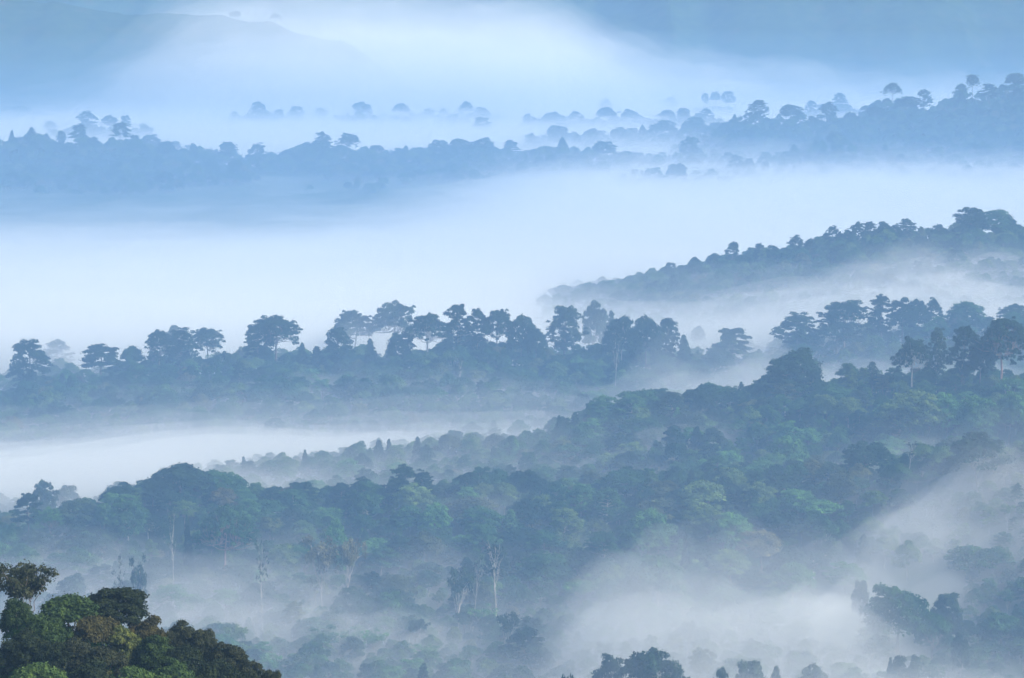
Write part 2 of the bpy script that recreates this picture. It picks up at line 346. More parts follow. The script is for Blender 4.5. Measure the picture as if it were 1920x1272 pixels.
 ('umbrella', 751, 193, 34, 4600, 'mushroom-like far tree right of the wide far umbrella', 'dull', 'grey'),
 ('round', 806, 202, 26, 4650, 'low far bush on fog right of the mushroom-like tree', 'dull', 'grey'),
 ('emergent', 832, 203, 26, 4650, 'second low far bush on fog', 'dull', 'grey'),
 ('umbrella', 873, 189, 28, 4600, 'far crown with a tail of low bushes to its right', 'dull', 'grey'),
 ('round', 903, 200, 34, 4620, 'low bush tail right of the far crown on fog', 'dull', 'grey'),
 ('layered', 905, 219, 60, 4300, 'left hump of the long low far tree bank', 'dull', 'grey'),
 ('emergent', 990, 213, 70, 4400, 'flat far crown opening the long dark low bank at centre', 'dull', 'grey'),
 ('round', 1035, 209, 40, 4400, 'small hump on the long dark low bank at centre', 'dull', 'grey'),
 ('emergent', 1078, 208, 54, 4400, 'middle hump of the long dark low bank', 'dull', 'grey'),
 ('umbrella', 1138, 201, 66, 4400, 'highest hump of the long dark low bank', 'dull', 'grey'),
 ('round', 1180, 204, 36, 4400, 'right end hump of the long dark low bank', 'dull', 'grey'),
 ('emergent', 1134, 184, 46, 4800, 'pale far crown peeping above the highest hump', 'dull', 'grey'),
 ('layered', 1255, 182, 60, 4900, 'very faint wide far crown in fog at upper right centre', 'dull', 'grey'),
 ('emergent', 1322, 174, 18, 4800, 'left of three small knobs of far trees in fog', 'dull', 'grey'),
 ('round', 1340, 171, 20, 4800, 'middle of three small knobs of far trees in fog', 'dull', 'grey'),
 ('emergent', 1364, 171, 36, 4800, 'widest and rightmost of three small knobs in fog', 'dull', 'grey'),
 ('umbrella', 1250, 206, 60, 4350, 'low dim far bank crown right of the long dark low bank', 'dull', 'grey'),
 ('round', 1280, 202, 28, 4350, 'rounded dim crown on the low dim far bank', 'dull', 'grey'),
 ('emergent', 1322, 202, 32, 4300, 'tufted far tree at the right of the low dim far bank', 'dull', 'grey'),
 ('round', 1045, 234, 70, 3980, 'dim island crown above the rounded island', 'dull', 'grey'),
 ('round', 1108, 240, 36, 3950, 'left crown of the low far hedge-like row', 'dull', 'grey'),
 ('round', 1160, 238, 40, 3950, 'second crown of the low far hedge-like row', 'dull', 'grey'),
 ('cone', 1205, 234, 26, 3950, 'pointed crown within the low far hedge-like row', 'dull', 'grey'),
 ('round', 1245, 225, 44, 3950, 'third and thicker crown of the low far hedge-like row', 'dull', 'grey'),
 ('round', 1305, 218, 44, 3950, 'tallest crown of the low far hedge-like row', 'dull', 'grey'),
 ('round', 1345, 228, 36, 3960, 'right end crown of the low far hedge-like row', 'dull', 'grey'),
 ('cone', 1376, 214, 22, 3900, 'small pointed far tree left of the tall lacy far tree', 'dull', 'grey'),
 ('layered', 1575, 173, 30, 4600, 'faint lone crown in fog behind the see-through dome', 'dull', 'grey'),
 ('emergent', 1520, 188, 30, 4500, 'faint small crown in fog behind the dense far crown', 'dull', 'grey'),
 # trees on the shoulder of the blue mountain
 ('round', 446, 20, 52, 5400, 'dim clump of tree on the blue mountain shoulder', 'dull', 'grey'),
 ('umbrella', 520, 26, 38, 5400, 'dim lone umbrella tree on the blue mountain shoulder', 'dull', 'grey'),
]
KNOLLS = [(px(u, d), d, height_at(v, d) - (39 if k in ('umbrella', 'emergent', 'layered') else 30)) for k, u, v, _, d, *_ in HEROES if d > 3200]

FRONT_TREES = [
 ('sparse', 14, 1048, 104, 352, 'twiggy thin-leaved tree sticking up at the left edge of the front hillside', 'dull', 'grey'),
 ('round', 200, 1098, 120, 352, 'dark dense crown with rusty new leaves topping the front hillside', 'dark', 'grey'),
 ('broad', 108, 1112, 130, 348, 'rounded green crown between twiggy tree and the dark rusty-topped crown', 'mid', 'grey'),
 ('broad', 10, 1120, 70, 343, 'deep green bushy crown at the left frame edge on the front hillside', 'mid', 'grey'),
 ('broad', 255, 1152, 80, 348, 'rust-tipped crown stepping down right of the dark rusty-topped crown', 'rust', 'grey'),
 ('round', 325, 1166, 84, 350, 'grey-green pointed-leaf crown right of the foggy notch on the hillside', 'dull', 'grey'),
 ('round', 365, 1176, 60, 349, 'grey-green crown joined to the right of the pointed-leaf crown', 'dull', 'grey'),
 ('round', 408, 1202, 70, 346, 'grey-green crown stepping down the hillside, third from its right end', 'dull', 'grey'),
 ('round', 452, 1232, 58, 344, 'small grey-green crown, second from the right end of the hillside', 'dull', 'grey'),
 ('round', 490, 1252, 46, 342, 'lowest crown at the right end of the front hillside', 'dull', 'grey'),
 ('broad', 155, 1150, 100, 338, 'bronze-green crown in the middle of the front hillside', 'rust', 'grey'),
 ('broad', 60, 1150, 100, 336, 'mid green crown below the deep green bushy one', 'mid', 'grey'),
 ('broad', 212, 1172, 80, 336, 'yellow-flecked green crown at hillside centre', 'yellow', 'grey'),
 ('round', 268, 1186, 80, 335, 'dull green crown just right of the yellow-flecked one', 'mid', 'grey'),
 ('broad', 325, 1205, 90, 334, 'dark green crown under the grey-green pointed-leaf crown', 'dark', 'grey'),
 ('broad', 120, 1192, 100, 326, 'dark dull crown in the hollow of the front hillside', 'dull', 'grey'),
 ('round', 20, 1182, 100, 326, 'dark crown low at the left frame edge of the hillside', 'dark', 'grey'),
 ('round', 75, 1200, 80, 324, 'blackish green crown in the hollow left of the dark dull crown', 'dark', 'grey'),
 ('broad', 178, 1205, 90, 324, 'greyish crown in the hollow right of the dark dull crown', 'dull', 'grey'),
 ('broad', 390, 1234, 80, 332, 'dusky crown low on the right of the front hillside', 'dark', 'grey'),
 ('broad', 435, 1256, 60, 332, 'dusky crown at the bottom edge near the right end of the hillside', 'dark', 'grey'),
 ('broad', 240, 1246, 110, 312, 'paler yellow-green crown at the bottom edge of the hillside', 'light', 'grey'),
 ('broad', 40, 1240, 110, 314, 'light green crown in the bottom left corner', 'light', 'grey'),
 ('round', 310, 1236, 90, 320, 'green crown at the bottom edge right of the paler yellow-green one', 'mid', 'grey'),
 ('broad', 140, 1236, 110, 318, 'dark green crown at the bottom edge between the two paler ones', 'dark', 'grey'),
 ('round', 360, 1258, 80, 322, 'dark crown at the bottom edge under the dusky right crown', 'dark', 'grey'),
]
FRONT_KNOLLS = [(px(u, d), d, height_at(v, d) - (17 if k == 'sparse' else 9.5)) for k, u, v, _, d, *_ in FRONT_TREES]

# ---------------------------------------------------------------- the land
FLOOR = -14.0
# each ridge: crest as (photo column, canopy row, distance, width of near slope), tree height to subtract, width of far slope
RIDGES = [
    ([(-600, 960, 1240, 90), (100, 950, 1260, 90), (380, 885, 1300, 100), (700, 838, 1330, 130), (1000, 812, 1350, 160), (1100, 772, 1370, 180),
      (1200, 745, 1380, 190), (1450, 710, 1400, 210), (1700, 698, 1390, 220), (1920, 688, 1370, 220), (2500, 660, 1350, 220)], 14, 85),
    ([(-600, 1000, 1120, 60), (60, 970, 1150, 60), (240, 908, 1180, 70), (440, 908, 1185, 70), (560, 930, 1180, 80), (720, 915, 1190, 90),
      (1000, 910, 1200, 100), (1250, 895, 1190, 110), (1500, 885, 1180, 110), (1750, 862, 1170, 120), (1920, 845, 1150, 130), (2500, 810, 1130, 130)], 14, 60),
    ([(-600, 745, 1640, 170), (0, 728, 1640, 170), (130, 703, 1640, 170), (300, 675, 1650, 170), (480, 660, 1650, 170), (700, 670, 1640, 165),
      (850, 650, 1650, 170), (1060, 660, 1660, 140), (1270, 672, 1660, 100), (1400, 680, 1680, 90), (1500, 650, 1700, 90), (1600, 630, 1700, 90),
      (1750, 606, 1700, 90), (1850, 600, 1700, 90), (2000, 580, 1700, 90), (2500, 560, 1700, 90)], 14, 80),
    ([(820, 640, 2000, 110), (1060, 557, 2000, 130), (1250, 508, 2000, 160), (1400, 482, 2010, 180), (1560, 452, 2020, 200), (1700, 437, 2030, 200),
      (1920, 432, 2050, 200), (2500, 405, 2050, 200)], 11, 130),
    ([(-600, 292, 3600, 460), (0, 290, 3600, 460), (180, 292, 3600, 450), (300, 287, 3600, 440), (560, 302, 3620, 400), (700, 294, 3620, 330),
      (850, 284, 3640, 230), (960, 290, 3650, 180), (1010, 315, 3600, 120), (1150, 315, 3550, 100), (1300, 310, 3600, 100), (1420, 262, 3750, 200),
      (1500, 228, 3800, 260), (1600, 222, 3800, 300), (1700, 204, 3820, 320), (1850, 190, 3850, 330), (1920, 172, 3850, 330), (2600, 140, 3850, 330)], 18, 200),
    ([(-900, -60, 5400, 430), (-300, -60, 5400, 430), (0, -20, 5400, 430), (200, 18, 5400, 420), (400, 42, 5400, 380), (480, 50, 5400, 340), (560, 64, 5400, 300),
      (750, 130, 5400, 300), (950, 190, 5400, 300), (1200, 230, 5400, 300)], 18, 380),
    ([(-900, -90, 6700, 700), (500, -80, 6700, 700), (900, -60, 6700, 700), (1300, -70, 6700, 700), (2900, -90, 6700, 700)], 15, 900),
    ([(800, 200, 6000, 500), (1000, 120, 6000, 500), (1150, 30, 6000, 550), (1350, -40, 6000, 600), (1600, -50, 6000, 600), (2900, -70, 6000, 650)], 15, 700),
]
CREST = []
for pts, tall, back in RIDGES:
    rows = sorted((px(u, d), d, height_at(v, d) - tall, w) for u, v, d, w in pts)
    CREST.append((np.array(rows).T, back))

def terrain(x, y):
    x = np.asarray(x, float); y = np.asarray(y, float)
    up = np.zeros(np.broadcast(x, y).shape)
    for (cx, cyy, cz, cw), back in CREST:
        yc = np.interp(x, cx, cyy); zc = np.interp(x, cx, cz); wf = np.interp(x, cx, cw)
        yc = yc + 0.12 * back * fbm(x / 140.0, yc / 140.0, 5)
        dy = y - yc
        w = np.where(dy < 0, wf, back)
        g = np.exp(-(np.abs(dy) / w) ** 1.8)
        r = np.maximum(zc - FLOOR, 0) * g
        m = np.minimum(up, r)
        up = np.maximum(up, r) + 0.25 * m
    z = FLOOR + up
    bumps = fbm(x / 90.0, y / 90.0, 11) * (2.0 + y / 900.0)
    z = z + bumps * sstep(700, 1000, y)
    # spurs and gullies on the far mountains
    folds = 1 - np.abs(noise2(x / 230 + 0.4 * noise2(x / 300, y / 300, 41), y / 520, 43)) * 2
    z = z + sstep(4900, 5400, y) * np.minimum(up, 120) * 0.20 * (folds + 0.6 * fbm(x / 60, y / 80, 44))
    # low knolls that lift the far groups of trees above the fog
    far = (y > 3000) & (y < 5600)
    if far.any():
        xf = x[far]; yf = y[far]; zf = z[far]
        for mx, my, mz in KNOLLS:
            zf = np.maximum(zf, FLOOR + (mz - FLOOR) * np.exp(-((xf - mx) / 88.0) ** 2 - ((yf - my) / 100.0) ** 2))
        z = z.copy(); z[far] = zf
    # the hill the camera stands on, with a shoulder below to the left
    hill = 277.6 - 0.5 * np.maximum(y, 0) - 0.0 * x
    hill = hill + 62 * np.exp(-((x + 92) / 78.0) ** 2 - ((y - 345) / 62.0) ** 2)
    near = (y > 200) & (y < 480)
    if near.any():
        xn = x[near]; yn = y[near]; hn = hill[near]
        for mx, my, mz in FRONT_KNOLLS:
            hn = np.maximum(hn, 100 + (mz - 100) * np.exp(-((xn - mx) / 21.0) ** 2 - ((yn - my) / 24.0) ** 2))
        hill = hill.copy(); hill[near] = hn
    return np.maximum(z, hill)

def ground(x, y):
    return float(terrain(np.array([x]), np.array([y]))[0])

# ---------------------------------------------------------------- materials
def new_mat(name):
    m = bpy.data.materials.new(name); m.use_nodes = True
    m.node_tree.nodes.clear()
    return m, m.node_tree.nodes, m.node_tree.links

def ramp(nodes, stops):
    r = nodes.new('ShaderNodeValToRGB')
    while len(r.color_ramp.elements) < len(stops):
        r.color_ramp.elements.new(0.5)
    for e, (p, c) in zip(r.color_ramp.elements, stops):
        e.position = p; e.color = (*c, 1)
    return r

def leaf_material(name, individual, scale=0.16, tint=1.0):
    """Leaves: a base green (own colour per tree) broken by patches of older and fresher leaf."""
    m, n, l = new_mat(name)
    out = n.new('ShaderNodeOutputMaterial')
    info = n.new('ShaderNodeObjectInfo')
    tc = n.new('ShaderNodeTexCoord')
    nz = n.new('ShaderNodeTexNoise'); nz.inputs['Scale'].default_value = scale; nz.inputs['Detail'].default_value = 3.0
    l.new(tc.outputs['Object'], nz.inputs['Vector'])
    vary = ramp(n, [(0.30, (0.50, 0.60, 0.62)), (0.5, (1, 1, 1)), (0.72, (1.7, 1.6, 1.05))])
    l.new(nz.outputs['Fac'], vary.inputs['Fac'])
    mul = n.new('ShaderNodeMix'); mul.data_type = 'RGBA'; mul.blend_type = 'MULTIPLY'; mul.inputs['Factor'].default_value = 1.0
    if individual:
        l.new(info.outputs['Color'], mul.inputs[6])
    else:
        base = ramp(n, [(p, tuple(tint * q for q in c)) for p, c in [(0.0, (0.016, 0.042, 0.020)), (0.25, (0.024, 0.064, 0.023)), (0.5, (0.034, 0.086, 0.027)), (0.72, (0.055, 0.120, 0.034)), (0.9, (0.09, 0.145, 0.04)), (1.0, (0.10, 0.09, 0.042))]])
        l.new(info.outputs['Random'], base.inputs['Fac'])
        l.new(base.outputs['Color'], mul.inputs[6])
    l.new(vary.outputs['Color'], mul.inputs[7])
    d = n.new('ShaderNodeBsdfDiffuse'); t = n.new('ShaderNodeBsdfTranslucent')
    l.new(mul.outputs[2], d.inputs['Color']); l.new(mul.outputs[2], t.inputs['Color'])
    mx = n.new('ShaderNodeMixShader'); mx.inputs[0].default_value = 0.28
    l.new(d.outputs[0], mx.inputs[1]); l.new(t.outputs[0], mx.inputs[2])
    l.new(mx.outputs[0], out.inputs['Surface'])
    return m

def bark_material(name, c1, c2):
    m, n, l = new_mat(name)
    out = n.new('ShaderNodeOutputMaterial')
    tc = n.new('ShaderNodeTexCoord')
    mp = n.new('ShaderNodeMapping'); mp.inputs['Scale'].default_value = (1.2, 1.2, 0.25)
    nz = n.new('ShaderNodeTexNoise'); nz.inputs['Scale'].default_value = 1.5; nz.inputs['Detail'].default_value = 5
    l.new(tc.outputs['Object'], mp.inputs['Vector']); l.new(mp.outputs[0], nz.inputs['Vector'])
    r = ramp(n, [(0.35, c1), (0.65, c2)])
    l.new(nz.outputs['Fac'], r.inputs['Fac'])
    d = n.new('ShaderNodeBsdfDiffuse'); l.new(r.outputs[0], d.inputs['Color'])
    l.new(d.outputs[0], out.inputs['Surface'])
    return m

LEAF = leaf_material('leaves', True)
LEAF_NEAR = leaf_material('near_leaves', True, 0.45)
LEAF_MASS = leaf_material('forest_leaves', False)
LEAF_BUSH = leaf_material('undergrowth_leaves', False, 0.16, 1.0)
BARK_PALE = bark_material('pale_bark', (0.30, 0.27, 0.24), (0.46, 0.43, 0.39))
BARK_GREY = bark_material('grey_bark', (0.10, 0.085, 0.07), (0.22, 0.19, 0.16))
BARK_RED = bark_material('red_brown_bark', (0.22, 0.14, 0.11), (0.34, 0.23, 0.19))

gm, n, l = new_mat('forest_floor')
out = n.new('ShaderNodeOutputMaterial'); tc = n.new('ShaderNodeTexCoord')
nz = n.new('ShaderNodeTexNoise'); nz.inputs['Scale'].default_value = 0.03; nz.inputs['Detail'].default_value = 8
l.new(tc.outputs['Object'], nz.inputs['Vector'])
r = ramp(n, [(0.35, (0.018, 0.035, 0.014)), (0.55, (0.03, 0.055, 0.02)), (0.7, (0.05, 0.05, 0.025))])
l.new(nz.outputs['Fac'], r.inputs['Fac'])
d = n.new('ShaderNodeBsdfDiffuse'); l.new(r.outputs[0], d.inputs['Color']); l.new(d.outputs[0], out.inputs['Surface'])
GROUND = gm

def volume_material(name, density, color, aniso=0.0):
    m, n, l = new_mat(name)
    out = n.new('ShaderNodeOutputMaterial')
    v = n.new('ShaderNodeVolumePrincipled')
    v.inputs['Color'].default_value = (*color, 1)
    v.inputs['Density'].default_value = density
    v.inputs['Anisotropy'].default_value = aniso
    l.new(v.outputs[0], out.inputs['Volume'])
    return m

# ---------------------------------------------------------------- mesh helpers
def mesh_from(name, verts, faces, mats, face_mat=None, smooth=False):
    me = bpy.data.meshes.new(name)
    verts = np.asarray(verts, np.float32).reshape(-1, 3)
    if isinstance(faces, np.ndarray):
        k = faces.shape[1]
        me.vertices.add(len(verts)); me.vertices.foreach_set('co', verts.ravel())
        me.loops.add(faces.size); me.loops.foreach_set('vertex_index', faces.astype(np.int32).ravel())
        me.polygons.add(len(faces)); me.polygons.foreach_set('loop_start', np.arange(0, faces.size, k, dtype=np.int32))
        me.polygons.foreach_set('loop_total', np.full(len(faces), k, np.int32))
    else:
        me.from_pydata(verts.tolist(), [], faces)
    for mt in mats:
        me.materials.append(mt)
    if face_mat is not None:
        me.polygons.foreach_set('material_index', np.asarray(face_mat, np.int32))
    if smooth:
        me.polygons.foreach_set('use_smooth', np.ones(len(me.polygons), bool))
    me.update(calc_edges=True)
    return me

def link(name, me, parent=None, **props):
    o = bpy.data.objects.new(name, me); COL.objects.link(o)
    if parent is not None:
        o.parent = parent
    for k, v in props.items():
        o[k] = v
    return o

def fan_grid(ys, ncol, spread=0.30, pad=260.0):
    s = np.linspace(-1, 1, ncol)
    Y = np.repeat(ys[:, None], ncol, 1)
    X = s[None, :] * (spread * np.maximum(Y, 0) + pad)
    return X, Y

def quads(nr, nc, off=0):
    i = np.arange(nr - 1)[:, None] * nc + np.arange(nc - 1)[None, :]
    return np.stack([i, i + 1, i + nc + 1, i + nc], -1).reshape(-1, 4) + off

# the land: one sheet from behind the camera to the far mountains
ys = np.concatenate([np.linspace(-250, 250, 40), np.arange(256, 440, 5.0), np.linspace(445, 880, 40), np.arange(892, 1900, 10), np.arange(1900, 2600, 18), np.arange(2600, 5000, 32), np.arange(5000, 8001, 60)])
X, Y = fan_grid(ys, 260)
Z = terrain(X, Y)
link('ground', mesh_from('ground', np.stack([X, Y, Z], -1), quads(*X.shape), [GROUND], smooth=True), kind='structure')
# ---------------------------------------------------------------- trees: library of trunk and crown shapes
def tube(path, radii, sides=6):
    path = np.asarray(path, float); vs = []; fs = []
    for i, p in enumerate(path):
        t = path[min(i + 1, len(path) - 1)] - path[max(i - 1, 0)]
        t = t / (np.linalg.norm(t) + 1e-9)
        a = np.cross(t, [0.31, 0.95, 0.1]); a /= np.linalg.norm(a) + 1e-9
        b = np.cross(t, a)
        for k in range(sides):
            q = 2 * math.pi * k / sides
            vs.append(p + radii[i] * (math.cos(q) * a + math.sin(q) * b))
    for i in range(len(path) - 1):
        for k in range(sides):
            k2 = (k + 1) % sides
            fs.append([i * sides + k, i * sides + k2, (i + 1) * sides + k2, (i + 1) * sides + k])
    return np.array(vs), np.array(fs)

def merge(parts):
    V = []; F = []; off = 0
    for v, f in parts:
        V.append(v); F.append(f + off); off += len(v)
    return np.concatenate(V), np.concatenate(F)

def puff(rng, c, r, n, size, low=-0.35, shell=0.55):
    """A leaf clump: n leaf sprays spread through the outer part of an ellipsoid, facing outward."""
    d = rng.normal(size=(n * 2, 3)); d /= np.linalg.norm(d, axis=1)[:, None]
    d = d[d[:, 2] > low][:n]
    n = len(d)
    rad = shell + (1.08 - shell) * rng.random(n) ** 0.7
    rad = np.where(rng.random(n) < 0.13, rad * (1.05 + 0.38 * rng.random(n)), rad)
    p = np.asarray(c) + d * np.asarray(r) * rad[:, None]
    nor = d * 0.8 + rng.normal(size=(n, 3)) * 0.45 + [0, 0, 0.3]
    nor /= np.linalg.norm(nor, axis=1)[:, None]
    t = np.cross(nor, rng.normal(size=(n, 3))); t /= np.linalg.norm(t, axis=1)[:, None]
    b = np.cross(nor, t)
    s = size * (0.55 + 0.9 * rng.random(n))[:, None]; w = s * (0.45 + 0.4 * rng.random(n))[:, None]
    bend = nor * s * (rng.random(n)[:, None] - 0.5) * 0.5
    q = np.stack([p - t * s * 0.5, p - b * w * 0.55 + bend, p + t * s * 0.5, p + b * w * 0.55 - bend], 1)
    return q.reshape(-1, 3)

def limb(rng, a, b, r0, r1, sag=0.08, seg=4, sides=5):
    a = np.asarray(a, float); b = np.asarray(b, float); L = np.linalg.norm(b - a)
    pts = []
    for i in range(seg + 1):
        t = i / seg
        p = a + (b - a) * t + rng.normal(size=3) * L * 0.035 * (0 < i < seg)
        p[2] -= sag * L * math.sin(math.pi * t)
        pts.append(p)
    return tube(pts, np.linspace(r0, r1, seg + 1), sides)

def make_tree(kind, seed, leaf=0.75, dens=1.0):
    """Returns (trunk verts, faces, crown verts, faces, height, width); base at the origin."""
    rng = np.random.default_rng(seed)
    wood = []; puffs = []
    lean = rng.normal(size=2) * 0.6
    def trunk(top, r0, r1, seg=7):
        path = [(lean[0] * (t ** 2) + rng.normal() * 0.12, lean[1] * (t ** 2) + rng.normal() * 0.12, top * t) for t in np.linspace(0, 1, seg)]
        path[0] = (0, 0, -2.5)
        rr = r1 + (r0 - r1) * (1 - np.linspace(0, 1, seg)) ** 0.9
        rr[0] *= 1.35
        wood.append(tube(path, rr, 8))
        return lambda t: np.array([np.interp(t, np.linspace(0, 1, seg), [p[i] for p in path]) for i in range(3)])
    def add(c, r, flat=0.7, n=150, low=-0.4, shell=0.5):
        puffs.append(puff(rng, c, (r * (0.85 + 0.4 * rng.random()), r * (0.85 + 0.4 * rng.random()), r * flat), int(n * dens * (r / 2.2) ** 1.6), leaf, low, shell))
    if kind == 'umbrella':                    # clean bole, forked limbs, wide broken dome with gaps beneath
        H, W = 34.0, 25.0
        at = trunk(0.74 * H, 0.68, 0.26)
        ph = rng.random(6) * 6.28
        for i in range(11):
            az = 2 * math.pi * (i + rng.random() * 0.7) / 11
            a = at(0.70 + 0.30 * rng.random())
            lobe = 1 + 0.16 * math.sin(2 * az + ph[0]) + 0.12 * math.sin(3 * az + ph[1])
            R = W * 0.45 * lobe * (0.72 + 0.28 * rng.random())
            e = np.array([math.cos(az) * R, math.sin(az) * R, H * (0.58 + 0.13 * rng.random())])
            wood.append(limb(rng, a, e, 0.26, 0.07))
            hz = rng.normal() * 1.7
            for k in range(9):
                f = 0.40 + 0.62 * (k + rng.random()) / 9
                r = R * f
                zt = H * (0.975 - 0.33 * (r / (W * 0.47)) ** 1.7) + rng.normal() * 1.1 + hz * f
                m = np.array([math.cos(az) * r, math.sin(az) * r, zt]) + rng.normal(size=3) * [1.9, 1.9, 0.5]
                wood.append(limb(rng, a + (e - a) * min(0.9, f * 0.8), m, 0.12, 0.04, 0.0, 3))
                add(m, 0.95 + rng.random() ** 2 * 1.3, 0.78, 135)
                if k > 2 and rng.random() < 0.75: add(m - [0, 0, 1.5 + 2.8 * rng.random()] + rng.normal(size=3) * [1.2, 1.2, 0.3], 0.9 + rng.random() * 0.8, 0.75, 120)
        for k in range(9):
            az = rng.random() * 6.28; R = W * 0.17 * math.sqrt(rng.random())
            e = np.array([math.cos(az) * R, math.sin(az) * R, H * (0.95 + 0.025 * rng.normal())])
            wood.append(limb(rng, at(1), e, 0.16, 0.05, 0, 3)); add(e, 1.5 + rng.random() * 0.9, 0.66)
    elif kind == 'emergent':                  # tall bole, deep uneven crown of separate heads
        H, W = 34.0, 22.0
        at = trunk(0.88 * H, 0.66, 0.15)
        ph = rng.random(6) * 6.28
        for i in range(36):
            t = 0.28 + 0.68 * (i + rng.random() * 0.6) / 36
            az = 2.4 * i + rng.normal() * 0.5
            lobe = 1 + 0.2 * math.sin(az + 9 * t + ph[0]) + 0.14 * math.sin(2 * az - 13 * t + ph[1])
            R = W * 0.46 * max(0.16, 1 - abs((t - 0.58) / 0.42) ** 1.7) * lobe * (0.68 + 0.32 * rng.random())
            a = at(max(0.2, min(1, (t - 0.08) / 0.88)))
            e = np.array([math.cos(az) * R, math.sin(az) * R, H * min(t + 0.04 * rng.random(), 0.95)])
            wood.append(limb(rng, a, e, 0.2, 0.05))
            add(e, 1.0 + 1.1 * rng.random() ** 1.5, 0.82, 135)
            for k in range(4):
                s_ = 0.55 + 0.45 * rng.random(); add(e * [s_, s_, 1] + rng.normal(size=3) * [1.5, 1.5, 1.3] + [0, 0, 0.8], 0.9 + 0.9 * rng.random() ** 1.5, 0.8, 125)
        for k in range(5): add(at(1) + rng.normal(size=3) * [2.2, 2.2, 0.6] + [0, 0, 1.8], 1.6, 0.75)
    elif kind == 'layered':                   # flat plates of foliage on level limbs
        H, W = 28.0, 18.0
        at = trunk(0.88 * H, 0.5, 0.14)
        for i in range(21):
            t = 0.42 + 0.52 * i / 21
            az = 2.4 * i + rng.normal() * 0.4
            R = W / 2 * (1.0 - 0.62 * (max(0, t - 0.46) / 0.5) ** 1.6) * (0.55 + 0.45 * rng.random())
            e = np.array([math.cos(az) * R, math.sin(az) * R, H * (t + 0.03)])
            wood.append(limb(rng, at(min(1, t / 0.88)), e, 0.18, 0.05, 0.03))
            add(e, 1.7 + 0.8 * rng.random(), 0.42, 150)
            for k in range(3): s_ = 0.45 + 0.5 * rng.random(); add(e * [s_, s_, 1] + rng.normal(size=3) * [1.2, 1.2, 0.5] + [0, 0, 0.7], 1.2 + 0.7 * rng.random(), 0.5, 140)
        add(at(1) + [0, 0, 1.2], 2.4, 0.4); add(at(1) + [0.8, -0.8, 2.0], 1.6, 0.4)
    elif kind == 'round':                     # dense rounded crown of many heads
        H, W = 22.0, 17.0
        at = trunk(0.6 * H, 0.5, 0.2)
        for i in range(44):
            z = 1 - 1.45 * (i + 0.5) / 44; az = 2.4 * i
            rr = math.sqrt(max(0, 1 - z * z)); k = (0.78 + 0.24 * rng.random()) * (1 + 0.13 * math.sin(2 * az + lean[0] * 9 + 3 * z) + 0.10 * math.sin(3 * az + lean[1] * 9))
            e = np.array([math.cos(az) * rr * W * 0.42 * k, math.sin(az) * rr * W * 0.42 * k, H * 0.56 + z * H * 0.37 * k])
            add(e, 1.6 + 1.0 * rng.random(), 0.72, 160, -0.3)
            if i % 4 == 0: wood.append(limb(rng, at(0.55 + 0.4 * rng.random()), e, 0.16, 0.05))
    elif kind == 'broad':                     # low wide crown, lumpy outline
        H, W = 17.0, 17.0
        at = trunk(0.55 * H, 0.42, 0.18)
        for i in range(30):
            az = 2.4 * i + rng.normal() * 0.3; R = W * 0.42 * math.sqrt((i + 0.5) / 30) * (0.85 + 0.25 * rng.random()) * (1 + 0.17 * math.sin(2 * az + lean[0] * 9) + 0.12 * math.sin(3 * az + lean[1] * 9))
            e = np.array([math.cos(az) * R, math.sin(az) * R, H * (0.86 - 0.42 * (R / (W * 0.45)) ** 2 + 0.05 * rng.normal())])
            add(e, 1.6 + 1.1 * rng.random(), 0.7, 160, -0.25)
            if i % 4 == 0: wood.append(limb(rng, at(0.6 + 0.4 * rng.random()), e, 0.14, 0.05))
    elif kind == 'cone':                      # pointed crown
        H, W = 22.0, 10.0
        at = trunk(0.9 * H, 0.35, 0.06)
        for i in range(40):
            t = (i + 0.5) / 40; az = 2.4 * i
            R = W * 0.42 * (1 - t) ** 0.75 * (0.75 + 0.35 * rng.random())
            e = np.array([math.cos(az) * R, math.sin(az) * R, H * (0.18 + 0.78 * t)])
            add(e, 0.8 + 1.2 * (1 - t), 0.8, 170, -0.5)
            if i % 4 == 0: wood.append(limb(rng, at(min(1, (0.15 + 0.7 * t))), e, 0.09, 0.03, 0))
    elif kind == 'column':                    # narrow upright crown
        H, W = 26.0, 9.0
        at = trunk(0.85 * H, 0.4, 0.1)
        for i in range(30):
            t = (i + 0.5) / 30; az = 2.4 * i
            R = W * 0.38 * math.sin(math.pi * (0.12 + 0.80 * t)) * (0.6 + 0.5 * rng.random())
            e = np.array([math.cos(az) * R, math.sin(az) * R, H * (0.30 + 0.64 * t)])
            add(e, 1.1 + 0.8 * rng.random(), 0.85, 160, -0.5)
            if i % 3 == 0: wood.append(limb(rng, at(min(1, 0.3 + 0.55 * t)), e, 0.1, 0.03))
    elif kind == 'sparse':                    # pale limbs showing through thin foliage
        H, W = 24.0, 15.0
        at = trunk(0.5 * H, 0.34, 0.2)
        for i in range(9):
            az = 2 * math.pi * i / 9 + rng.normal() * 0.25; R = W * 0.42 * (0.5 + 0.5 * rng.random())
            e = np.array([math.cos(az) * R, math.sin(az) * R, H * (0.74 + 0.2 * rng.random())])
            a = at(0.55 + 0.45 * rng.random()); wood.append(limb(rng, a, e, 0.15, 0.04))
            for k in range(4):
                m = a + (e - a) * (0.55 + 0.45 * rng.random()); f = m + rng.normal(size=3) * [1.8, 1.8, 1.0] + [0, 0, 1.6]
                wood.append(limb(rng, m, f, 0.09, 0.03, 0, 3, 4)); add(f, 1.5 + 0.7 * rng.random(), 0.8, 85, -0.8, 0.2)
    elif kind == 'bare':                      # nearly leafless pale trunk, forked
        H, W = 30.0, 11.0
        at = trunk(0.74 * H, 0.36, 0.15)
